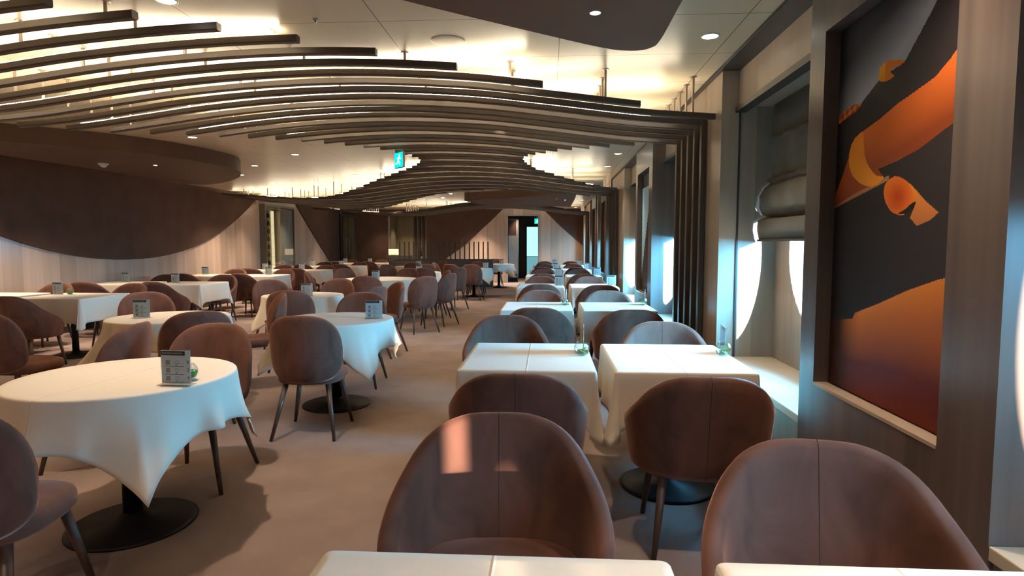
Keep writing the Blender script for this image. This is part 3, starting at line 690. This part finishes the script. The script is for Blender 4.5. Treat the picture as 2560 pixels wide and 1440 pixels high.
# ------------------------------------------------------------------ chairs
def grid_faces(nu, nv, wrap=False):
    return [(i * nv + j, i * nv + (j + 1) % nv, (i + 1) * nv + (j + 1) % nv, (i + 1) * nv + j) for i in range(nu - 1) for j in range(nv if wrap else nv - 1)]
def legs(t, pts, z, r0=.021, r1=.012):
    for (x, y, fx, fy) in pts: tube('leg', (x, y, z), (fx, fy, 0), r0, r1, M['leg'], t, 12)
def seat_mesh(name, hx, y0, y1, z0, z1, t, n=4.0):
    vs, fs = [], []; m_ = 40; yc, hy = (y0 + y1) / 2, (y1 - y0) / 2
    prof = [(.0, 0), (.80, 0), (.93, .08), (1.0, .30), (1.0, .62), (.97, .85), (.88, .97), (.6, 1.02), (.0, 1.05)]
    for s, h in prof:
        for i in range(m_):
            a = 2 * PI * i / m_; c, q = math.cos(a), math.sin(a)
            vs.append((hx * s * math.copysign(abs(c) ** (2 / n), c), yc + hy * s * math.copysign(abs(q) ** (2 / n), q), z0 + (z1 - z0) * h))
    fs = grid_faces(len(prof), m_, True); return mesh(name, vs, fs, M['velvet'], t, True)
def tub_chair(label):
    """armless-looking tub chair: a shell that wraps round the seat and falls towards the front"""
    t = thing('tub_chair', label, 'chair')
    T = math.radians(118); A, B_ = .335, .30; bot = .36
    vs = []; nu = 49
    sec = []      # (v, offset 0 outer..1 inner)
    for v in (0, .08, .2, .35, .5, .65, .8, .92): sec.append((v, 0))
    for a in (20, 50, 90, 130, 160): sec.append(('c', a))
    for v in (.92, .8, .65, .5, .35, .2, .08, 0): sec.append((v, 1))
    def pt(th, v, off):
        s = .88 + .12 * min(v, 1) ** .7; n = 2.35
        c, q = math.cos(th), math.sin(th)
        x = A * s * math.copysign(abs(q) ** (2 / n), q); y = -B_ * s * math.copysign(abs(c) ** (2 / n), c)
        if math.cos(th) < 0: y = -B_ * math.cos(th) * 1.05
        nx, ny = q * .95, -c; l = math.hypot(nx, ny)
        return x - nx / l * off, y - ny / l * off - .05 * (v - .5) * max(c, 0)
    for i in range(nu):
        th = -T + 2 * T * i / (nu - 1); a = abs(th) / T
        top = smooth_tab([(0, .845), (.13, .842), (.26, .820), (.36, .788), (.44, .752), (.52, .710), (.62, .666), (.8, .60), (1, .545)], a)
        e = max(0, (a - .86) / .14); th_ = .052 * math.sqrt(max(0, 1 - e * e)) + .004
        topz = top - .05 * e * e
        for v, o in sec:
            if v == 'c':
                ang = math.radians(o); off = th_ / 2 * (1 - math.cos(ang)); x, y = pt(th, 1, off); z = topz - th_ / 2 + th_ / 2 * math.sin(ang)
            else:
                off = o * th_; x, y = pt(th, v, off); z = bot + (topz - th_ / 2 - bot) * v
                if o == 0 and v == 0: x, y = pt(th, 0, .02)
            vs.append((x, y, z))
    fs = grid_faces(nu, len(sec), True); fs.append(tuple(range(len(sec)))); fs.append(tuple((nu - 1) * len(sec) + k for k in range(len(sec)))[::-1])
    mesh('shell', vs, fs, M['velvet'], t, True)
    bm = bmesh.new(); mid = (nu // 2) * len(sec)      # stitched seam down the middle of the back
    P = [Vector(vs[mid + k]) for k in range(len(sec))]; ctr = Vector((0, P[0].y + .03, .6))
    for a, b_ in zip(P, P[1:]): add_tube(bm, a + (a - ctr).normalized() * .0003, b_ + (b_ - ctr).normalized() * .0003, .0013, n=5)
    obj('back_seam', bm, M['seam'], t)
    seat_mesh('seat', .262, -.235, .275, .36, .465, t, 3.2)
    legs(t, [(-.17, .20, -.215, .245), (.17, .20, .215, .245), (-.17, -.17, -.215, -.235), (.17, -.17, .215, -.235)], .375)
    return t
def side_chair(label):
    """rounded shell-back dining chair"""
    t = thing('shell_chair', label, 'chair')
    nr, na = 14, 56; vs, fs = [], []; HW, zc, HH = .262, .655, .248
    def P(u, v, off):
        w_ = 1.0 - .07 * max(v, 0) ** 1.6 - .05 * max(-v, 0) ** 2
        x = HW * u * w_; y = -.235 + .13 * abs(u) ** 2.1 * (1 - .35 * max(v, 0)) - .045 * (v + 1) / 2 + .025 * max(-v - .4, 0)
        nx, ny = -.55 * u, .9; l = math.hypot(nx, ny)
        return x + nx / l * off, y + ny / l * off, zc + HH * v
    def sheet(side):
        base = len(vs)
        for i in range(nr + 1):
            r = (i / nr) ** .8
            th_ = .024 * (1 - r ** 6) ** .5
            for j in range(na):
                a = 2 * PI * j / na; c, q = math.cos(a), math.sin(a); n = 3.0 if q > 0 else 3.9
                u = r * math.copysign(abs(c) ** (2 / n), c); v = r * math.copysign(abs(q) ** (2 / n), q)
                vs.append(P(u, v, side * th_))
        for i in range(nr):
            for j in range(na):
                q = (base + i * na + j, base + i * na + (j + 1) % na, base + (i + 1) * na + (j + 1) % na, base + (i + 1) * na + j)
                fs.append(q if side < 0 else q[::-1])
    sheet(-1); sheet(1)
    o = mesh('shell_back', vs, fs, M['velvet'], t, True)
    bm = bmesh.new(); bm.from_mesh(o.data); bmesh.ops.remove_doubles(bm, verts=bm.verts, dist=.0004); bmesh.ops.recalc_face_normals(bm, faces=bm.faces); bm.to_mesh(o.data); bm.free()
    seat_mesh('seat', .235, -.20, .25, .385, .475, t, 3.0)
    legs(t, [(-.15, .17, -.225, .235), (.15, .17, .225, .235), (-.15, -.13, -.225, -.255), (.15, -.13, .225, -.255)], .40)
    return t

# ------------------------------------------------------------------ tables and cloths
def square_table(label, hx=.34, hy=.41):
    t = thing('dining_table', label, 'table', group='white tables')
    box('tabletop', -hx, hx, -hy, hy, .715, .742, M['leg'], t, .004); tube('column', (0, 0, .03), (0, 0, .715), .038, .034, M['black'], t, 20)
    lathe('base_plate', [(.27, 0), (.27, .010), (.25, .018), (.06, .034), (.045, .06)], M['black'], t, 48); return t
def round_table(label, R=.47):
    t = thing('round_table', label, 'table', group='white tables')
    lathe('tabletop', [(R, .715), (R, .740), (R - .01, .744)], M['leg'], t, 48); tube('column', (0, 0, .03), (0, 0, .715), .045, .038, M['black'], t, 20)
    lathe('base_plate', [(.29, 0), (.29, .010), (.27, .018), (.08, .036), (.05, .07)], M['black'], t, 56); return t
def drape(name, edge, drop, seed, parent=None, fa=.14):
    """edge: function t->(x,y,nx,ny); drop: function t->length and corner weight"""
    rnd = random.Random(seed); n = 192; rows = 12; vs, fs = [], []
    ph = [rnd.uniform(0, 6.28) for _ in range(4)]
    c0 = (0, 0)
    rings = [0.0, .35, .7, .93, .985]
    for s in rings:
        for i in range(n):
            x, y, nx, ny = edge(i / n); vs.append((x * s, y * s, .7545 - .0))
    for k in range(3):   # rounded rim
        a = math.radians(30 * (k + 1))
        for i in range(n):
            x, y, nx, ny = edge(i / n); r = .010; vs.append((x + nx * (r * math.sin(a) - r), y + ny * (r * math.sin(a) - r), .7545 - r + r * math.cos(a)))
    for k in range(1, rows + 1):
        for i in range(n):
            tt = i / n; x, y, nx, ny = edge(tt); Lh, w_ = drop(tt); d = Lh * k / rows
            fold = ((.075 if fa > .1 else .03) * w_ + fa * ((1 + math.sin(2 * PI * 10 * tt + ph[0] + 1.3 * math.sin(2 * PI * 3 * tt))) * .5) ** 2 + (.045 if fa > .1 else .02) * (1 + math.sin(2 * PI * 17 * tt + ph[1])) * .5 - .01)
            tw = .05 * math.sin(2 * PI * 13 * tt + ph[2])
            out = .002 + d * ((.05 if fa > .1 else .025) + fold * 2.1 * (d / .3) ** .6)
            vs.append((x + nx * out - ny * tw * d, y + ny * out + nx * tw * d, .7445 - d * (1 - .04 * w_)))
    nv = len(rings) + 3 + rows
    fs = [(k * n + i, k * n + (i + 1) % n, (k + 1) * n + (i + 1) % n, (k + 1) * n + i) for k in range(1, nv - 1) for i in range(n)]
    # centre
    for i in range(n): fs.append((0 * n, n + i, n + (i + 1) % n))
    o = mesh(name, vs, [f[::-1] for f in fs], M['cloth'], parent, True)
    bm = bmesh.new(); bm.from_mesh(o.data); bmesh.ops.remove_doubles(bm, verts=bm.verts, dist=.0002); bmesh.ops.recalc_face_normals(bm, faces=bm.faces); bm.to_mesh(o.data); bm.free()
    o.data.polygons.foreach_set('use_smooth', [True] * len(o.data.polygons))
    s = o.modifiers.new('s', 'SOLIDIFY'); s.thickness = .0015; s.offset = -1
    return o
def round_cloth(seed, R=.495, half=.735):
    def edge(t): a = 2 * PI * t; return R * math.cos(a), R * math.sin(a), math.cos(a), math.sin(a)
    def drop(t):
        a = 2 * PI * t; m_ = max(abs(math.cos(a)), abs(math.sin(a))); r = half / m_; w_ = max(0, (r / half - 1) / .4142)
        return (half - R) + (.43 - half + R + (.10 if R > .6 else 0)) * w_ ** 1.25, w_ ** 2
    return drape('tablecloth', edge, drop, seed)
def square_cloth(seed, hx=.360, hy=.435, dl=.27):
    rc = .02; per = [2 * hy, PI * rc / 2, 2 * hx, PI * rc / 2] * 2; 
    # denser sampling at the corners: parameter spends 16% of its range on each corner
    segs = []; 
    corners = [(hx - rc, hy - rc, 0), (-hx + rc, hy - rc, 90), (-hx + rc, -hy + rc, 180), (hx - rc, -hy + rc, 270)]
    def edge(t):
        t = t % 1.0; k = int(t * 4); f = t * 4 - k
        if f < .16:
            cx, cy, a0 = corners[k]; a = math.radians(a0 + 90 * f / .16); return cx + rc * math.cos(a), cy + rc * math.sin(a), math.cos(a), math.sin(a)
        g = (f - .16) / .84; g = .5 - .5 * math.cos(PI * g) if True else g
        cx, cy, a0 = corners[k]; dx, dy, _ = corners[(k + 1) % 4]; a = math.radians(a0 + 90); nx, ny = math.cos(a), math.sin(a)
        return cx + (dx - cx) * g + nx * rc, cy + (dy - cy) * g + ny * rc, nx, ny
    def drop(t):
        t = t % 1.0; k = int(t * 4); f = t * 4 - k
        if f < .16: m_ = abs(f / .16 - .5) * 2; w_ = 1 - .35 * m_
        else:
            g = (f - .16) / .84; e = min(g, 1 - g); w_ = .65 * max(0, 1 - e / .22) ** 1.3
        return dl + dl * .40 * w_, w_ ** 1.5
    return drape('tablecloth', edge, drop, seed, None, .03)

CL = {}
used = {}
def place(kind, maker, loc, rz, label, cat=None, group=None):
    if kind not in used:
        o = maker(); used[kind] = o; o.location = loc; o.rotation_euler = (0, 0, rz); o['label'] = label
        if cat: o['category'] = cat
        if group: o['group'] = group
        return o
    return copy_tree(used[kind], loc, rz, label, group)
def tub(x, y, deg, label, group=None): return place('tub', lambda: tub_chair(label), (x, y, 0), math.radians(deg), label, None, group)
def side(x, y, deg, label, group=None): return place('side', lambda: side_chair(label), (x, y, 0), math.radians(deg), label, None, group)
def sq_table(x, y, where, seed, rz=0):
    place('sqt', lambda: square_table(''), (x, y, 0), math.radians(rz), 'pedestal table under the cloth, ' + where)
    place('sqc%d' % seed, lambda: square_cloth(seed), (x, y, 0), math.radians(rz), 'cream cloth over the ' + where, 'tablecloth')
def rd_table(x, y, where, seed, rz=0, big=False):
    k = 'big' if big else ''
    place('rdt' + k, lambda: round_table('', .65 if big else .47), (x, y, 0), 0, 'round pedestal table under the cloth, ' + where)
    place('rdc%s%d' % (k, seed), lambda: round_cloth(seed, .68 if big else .495, .92 if big else .70), (x, y, 0), math.radians(rz), 'cream cloth over the ' + where, 'tablecloth')

ROW = ['nearest', 'second', 'third', 'fourth', 'fifth', 'sixth', 'farthest']
# window rows: two columns of square tables
NE = [.33, 3.01, 5.80, 8.92, 11.88, 14.95, 18.0]
for r, y in enumerate(NE):
    yc = y + .44
    for side_, xc, nm in ((0, -.108, 'aisle'), (1, .700, 'window')):
        sq_table(xc + (.02 if r > 3 else 0), yc, '%s-side square table in the %s row' % (nm, ROW[r]), 1 + (r + side_) % 3)
        dx = [(-.035, .02), (-.19, .10), (.03, .0), (-.02, .02), (0, -.02), (.02, 0), (0, .02)][r][side_]
        if r > 0:
            dn = [(0, 0), (-.03, 0), (.03, .03), (-.01, .02), (.02, -.02), (0, 0), (0, .02)][r][side_]
            rn = [(0, 0), (0, -3), (-4, 0), (3, 2), (0, 0), (-3, 0), (0, 4)][r][side_]
            g = [(0, 0), (.13, .15), (.26, .38), (.28, .40), (.32, .30), (.28, .28), (.28, .28)][r][side_]
            tub(xc + dn, y - .02 - g + (-.02 if r == 1 else .02), rn, 'brown velvet tub chair, back to us, before the %s-side table, %s row' % (nm, ROW[r]))
        g2 = [(.42, .20), (.48, .14), (.26, .22), (.25, .25), (.22, .25), (.2, .2), (.2, .2)][r][side_]
        rot = [(183, 171), (184, 176), (180, 177), (178, 180), (182, 180), (180, 180), (180, 180)][r][side_]
        tub(xc + dx, y + .88 + .02 + g2, rot, 'brown velvet tub chair facing us, behind the %s-side table, %s row' % (nm, ROW[r]))

# round tables of the middle zone
R_ = [(-2.07, 2.80, 'round table nearest on the left', 11, -6, 0), (-1.84, 5.07, 'second round table along the aisle', 12, -4, 0), (-3.36, 5.12, 'round table behind the nearest left one', 13, 5, 0),
      (-3.10, 7.42, 'third round table, behind the second aisle one', 12, 2, 0), (-3.12, 11.05, 'large round table in mid distance', 14, 4, 1), (-2.98, 13.75, 'round table just past the large one', 11, -3, 0),
      (-1.97, 15.9, 'round table near the aisle before the dark partition', 13, 5, 0), (-1.58, 19.3, 'round table past the partition end', 12, 3, 0), (-3.95, 17.3, 'round table against the dark partition', 11, 0, 0)]
for x, y, s, seed, rz, big in R_: rd_table(x, y, s, seed, rz, bool(big))
def fc(x, y, tx, ty): return math.degrees(math.atan2(-(tx - x), ty - y))
SC = [  # x, y, look-at, words
 (-2.06, 3.38, (-2.02, 2.8), 'facing us behind the nearest left round table'),
 (-2.0, 1.96, (-2.15, 2.8), 'at lower left corner, half hidden by the nearest round table'),
 (-2.86, 3.62, (-3.9, 3.5), 'turned away left, between the two nearest left round tables'),
 (-1.75, 4.33, (-1.80, 5.1), 'back to us, before the second aisle round table'),
 (-1.89, 5.84, (-1.84, 5.0), 'facing us behind the second aisle round table'),
 (-2.77, 4.50, (-3.3, 5.1), 'back to us, right of the round table behind the nearest'),
 (-4.20, 4.50, (-3.95, 5.6), 'at left edge, back to us, before the rear left round table'),
 (-4.02, 5.80, (-3.5, 5.2), 'facing us behind the rear left round table'),
 (-2.93, 5.84, (-3.9, 5.25), 'seen side-on, right behind the rear left round table'),
 (-2.86, 6.56, (-3.05, 7.4), 'back to us, before the third round table'),
 (-2.22, 7.02, (-3.1, 7.35), 'lilac lit back, right of the third round table'),
 (-2.17, 7.70, (-3.1, 7.0), 'side-on with seat left, right end of the third round table'),
 (-3.02, 8.24, (-3.08, 7.4), 'facing us behind the third round table'),
 (-3.75, 8.02, (-3.2, 7.4), 'facing us behind the third round table, left one'),
 (-2.88, 9.47, (-3.0, 10.6), 'back to us, before the large round table'),
 (-2.05, 9.42, (-2.85, 10.4), 'lilac back to us at the right of the large round table'),
 (-1.88, 10.28, (-2.9, 10.75), 'side-on, outer side of the large round table by the aisle'),
 (-2.15, 11.35, (-3.1, 11.0), 'brown inner side seen, far right of the large round table'),
 (-2.92, 12.08, (-3.05, 11.1), 'facing us behind the large round table'),
 (-4.00, 11.85, (-3.3, 11.2), 'facing us, far left behind the large round table'),
 (-4.15, 10.75, (-3.2, 11.0), 'side-on at the left end of the large round table'),
 (-2.68, 12.78, (-2.95, 13.7), 'back to us, before the round table past the large one'),
 (-2.05, 12.85, (-2.9, 13.7), 'lilac, by the aisle before the table past the large one'),
 (-3.05, 14.65, (-3.0, 13.8), 'facing us behind the round table past the large one'),
 (-3.75, 14.30, (-3.1, 13.8), 'facing us, left behind the round table past the large one'),
 (-1.87, 14.95, (-1.80, 15.9), 'back to us with seat right, before the partition aisle table'),
 (-2.35, 15.15, (-2.0, 15.9), 'dark one left of the partition aisle table'),
 (-2.80, 15.95, (-2.0, 15.9), 'side-on, left end of the partition aisle table'),
 (-1.98, 16.72, (-1.97, 15.9), 'facing us behind the partition aisle table'),
 (-1.75, 20.15, (-1.60, 19.3), 'facing us at the table past the partition end'),
 (-3.75, 16.55, (-3.9, 17.3), 'back to us, before the round table against the partition'),
 (-3.35, 18.0, (-3.9, 17.5), 'facing us, behind the round table against the partition')]
for x, y, at, s in SC: side(x, y, fc(x, y, *at), 'brown velvet shell-back chair ' + s)

# tables along the left wall: two per row
SF = [7.58, 10.03, 12.52, 15.05, 17.75, 20.5]; RW = ['nearest', 'second', 'third', 'fourth', 'fifth', 'farthest']
for r, y in enumerate(SF):
    yc = y - .44
    for xc, nm in ((-6.93 if r == 4 else -7.03, 'wall'), (-5.86 if r == 4 else -5.93, 'inner')):
        place('sqt', None, (xc, yc, 0), 0, 'pedestal table under the cloth, %s table of the %s left-wall row' % (nm, RW[r]))
        place('wide%d' % (r % 2), lambda: square_cloth(5 + r % 2, .44, .435, .28), (xc, yc, 0), 0, 'cream cloth over the %s table of the %s left-wall row' % (nm, RW[r]), 'tablecloth')
        tub(xc + .12, y - .88 - .36, random.uniform(-6, 6), 'brown velvet tub chair, back to us, %s table, %s left-wall row' % (nm, RW[r]))
        tub(xc + .02, y + (.33 if r < 5 else .24), 180 + random.uniform(-8, 8), 'brown velvet tub chair facing us, %s table, %s left-wall row' % (nm, RW[r]))

# ------------------------------------------------------------------ menu card holders
def text_mesh(name, s, size, mat, parent, loc, rot=(PI / 2, 0, 0), align='LEFT'):
    cu = bpy.data.curves.new(name, 'FONT'); cu.body = s; cu.size = size; cu.align_x = align; cu.resolution_u = 2
    o = bpy.data.objects.new(name, cu); COL.objects.link(o)
    dg = bpy.context.evaluated_depsgraph_get(); me = bpy.data.meshes.new_from_object(o.evaluated_get(dg)); bpy.data.objects.remove(o)
    me.materials.clear(); me.materials.append(mat); q = bpy.data.objects.new(name, me); link(q, parent); q.location = loc; q.rotation_euler = rot; return q
def card_holder(numbers):
    t = thing('menu_holder', '', 'menu stand', group='menu stands'); W, H = .074, .162
    bm = bmesh.new(); add_box(bm, -W, W, .003, .0055, .004, H); add_box(bm, -W, W, -.0055, -.003, .004, H); add_box(bm, -W - .004, W + .004, -.032, .032, 0, .004)
    obj('acrylic_frame', bm, M['acrylic'], t)
    c = box('menu_card', -W + .002, W - .002, -.0012, .0012, .008, H - .003, M['paper'], t)
    f = -.0014
    box('header_band', -W + .004, W - .027, f - .0004, f, H - .026, H - .006, M['ink'], c)
    text_mesh('header_lettering', 'OUR RESTAURANTS', .0112, M['whiteink'], c, (-W + .008, f - .0006, H - .0195))
    for i in range(3):
        z = .117 - .037 * i - .037
        box('divider_line', -W + .018 if i else -W + .018, W - .034, f - .0004, f, z + .004, z + .0062, M['ink' if i < 2 else 'blueink'], c)
        for k in range(3): box('text_line', -.010 + .003 * k, .022 - .002 * k, f - .0004, f, z + .019 + .006 * k, z + .0205 + .006 * k, M['greyink'], c)
        box('small_mark', -.002, .008, f - .0004, f, z + .011, z + .014, M['ink'], c)
        box('faint_square', -.050, -.028, f - .0003, f, z + .012, z + .034, M['steelgrey'], c)
    if numbers:
        for i, s in enumerate(numbers): text_mesh('table_number', s, .024, M['ink'], c, (W - .013, f - .0006, .098 - .036 * i), align='CENTER')
    return t
def bowl(liquid):
    t = thing('glass_bowl', '', 'vase', group='small round glass bowls')
    prof = [(1.22 * a_, 1.16 * b_) for a_, b_ in [(.016, .001), (.030, .012), (.037, .030), (.037, .045), (.030, .060), (.024, .068), (.0225, .068), (.0285, .059), (.0352, .045), (.0352, .030), (.028, .0135), (.012, .004)]]
    lathe('bowl', prof, M['glass'], t, 32)
    if liquid: lathe('green_water', [(.013, .0055), (.033, .0165), (.0418, .035), (.042, .044), (.01, .0445)], M['liquid'], t, 28)
    for i in range(0 if liquid else 6):
        a = i * 1.05 + .4; bm = bmesh.new(); c = Vector((.018 * math.cos(a), .018 * math.sin(a), .016 + .0055 * i)); d = Vector((math.cos(a + 1), math.sin(a + 1), .35))
        p = Vector((-math.sin(a + 1), math.cos(a + 1), .1)) * .007
        q = [bm.verts.new(x) for x in (c - d * .019, c + p * 1.5, c + d * .019, c - p * 1.5)]; e = [bm.verts.new(v.co + Vector((0, 0, .0012))) for v in q]
        bm.faces.new(q); bm.faces.new(e[::-1])
        for k in range(4): bm.faces.new((q[k], q[(k + 1) % 4], e[(k + 1) % 4], e[k]))
        obj('leaf', bm, M['leaf'], t)
    return t
TZ = .7552
def card(x, y, rz, where, nums=None):
    place('card' + (nums or ''), lambda: card_holder(nums), (x, y, TZ), math.radians(rz), ('clear menu stand with numbers 8 2 4 ' if nums else 'clear acrylic menu stand ') + where, None, 'menu stands')
def vase(x, y, where, liquid=False):
    place('bowl%d' % liquid, lambda: bowl(liquid), (x, y, TZ), 0, ('glass bowl of green water ' if liquid else 'small round glass bowl with green leaves ') + where)
card(-1.70, 2.62, -4, 'on the nearest left round table', '824')
vase(-1.705, 2.715, 'beside the numbered menu stand', True)
card(-1.50, 5.08, 6, 'on the second aisle round table'); card(-3.55, 5.02, 4, 'on the rear left round table, at its middle'); card(-2.98, 7.25, 0, 'on the third round table')
card(-3.16, 10.85, 4, 'on the large round table'); card(-2.95, 13.60, 0, 'on the round table past the large one'); card(-1.66, 15.95, 8, 'on the table before the partition end')
card(-1.50, 19.4, 0, 'on the round table past the partition end'); card(-3.80, 17.5, 5, 'on the round table against the partition')
for (x, y), s in zip([(-6.22, 7.25), (-6.19, 9.62), (-7.18, 9.8), (-7.25, 12.3), (-5.85, 12.25), (-7.15, 14.8), (-6.2, 14.8), (-7.0, 17.5), (-6.1, 17.45), (-6.95, 20.25), (-6.1, 20.3)],
                     ['inner table of the nearest left-wall row', 'inner table of the second left-wall row', 'wall table of the second left-wall row', 'wall table of the third left-wall row', 'inner table of the third left-wall row', 'wall table of the fourth left-wall row',
                      'inner table of the fourth left-wall row', 'wall table of the fifth left-wall row', 'inner table of the fifth left-wall row', 'wall table of the farthest left-wall row', 'inner table of the farthest left-wall row']):
    card(x, y, random.uniform(-5, 8), 'on the ' + s)
vase(-6.10, 7.30, 'on the nearest left-wall inner table', True)
for x, y, rz, s in [(.215, 3.58, 86, 'seen edge-on, second row aisle-side table'), (1.04, 3.60, 84, 'seen edge-on, second row window-side table'), (.20, 6.42, 86, 'seen edge-on, third row aisle-side table'), (1.035, 6.45, 82, 'seen edge-on, third row window-side table'),
                   (.18, 9.35, 0, 'on the fourth row aisle-side table'), (.99, 9.42, 0, 'on the fourth row window-side table'), (.21, 12.2, 4, 'on the fifth row aisle-side table'), (1.02, 12.5, 0, 'on the fifth row window-side table'),
                   (.20, 15.3, 0, 'on the sixth row aisle-side table'), (1.03, 15.6, 0, 'on the sixth row window-side table'), (.20, 18.5, 0, 'on the farthest row aisle-side table'), (.98, 18.55, 0, 'on the farthest row window-side table')]:
    card(x, y, rz, s)
vase(.198, 3.46, 'on the second row aisle-side table'); vase(1.012, 3.49, 'on the second row window-side table'); vase(.175, 6.30, 'on the third row aisle-side table'); vase(1.0, 6.36, 'on the third row window-side table')
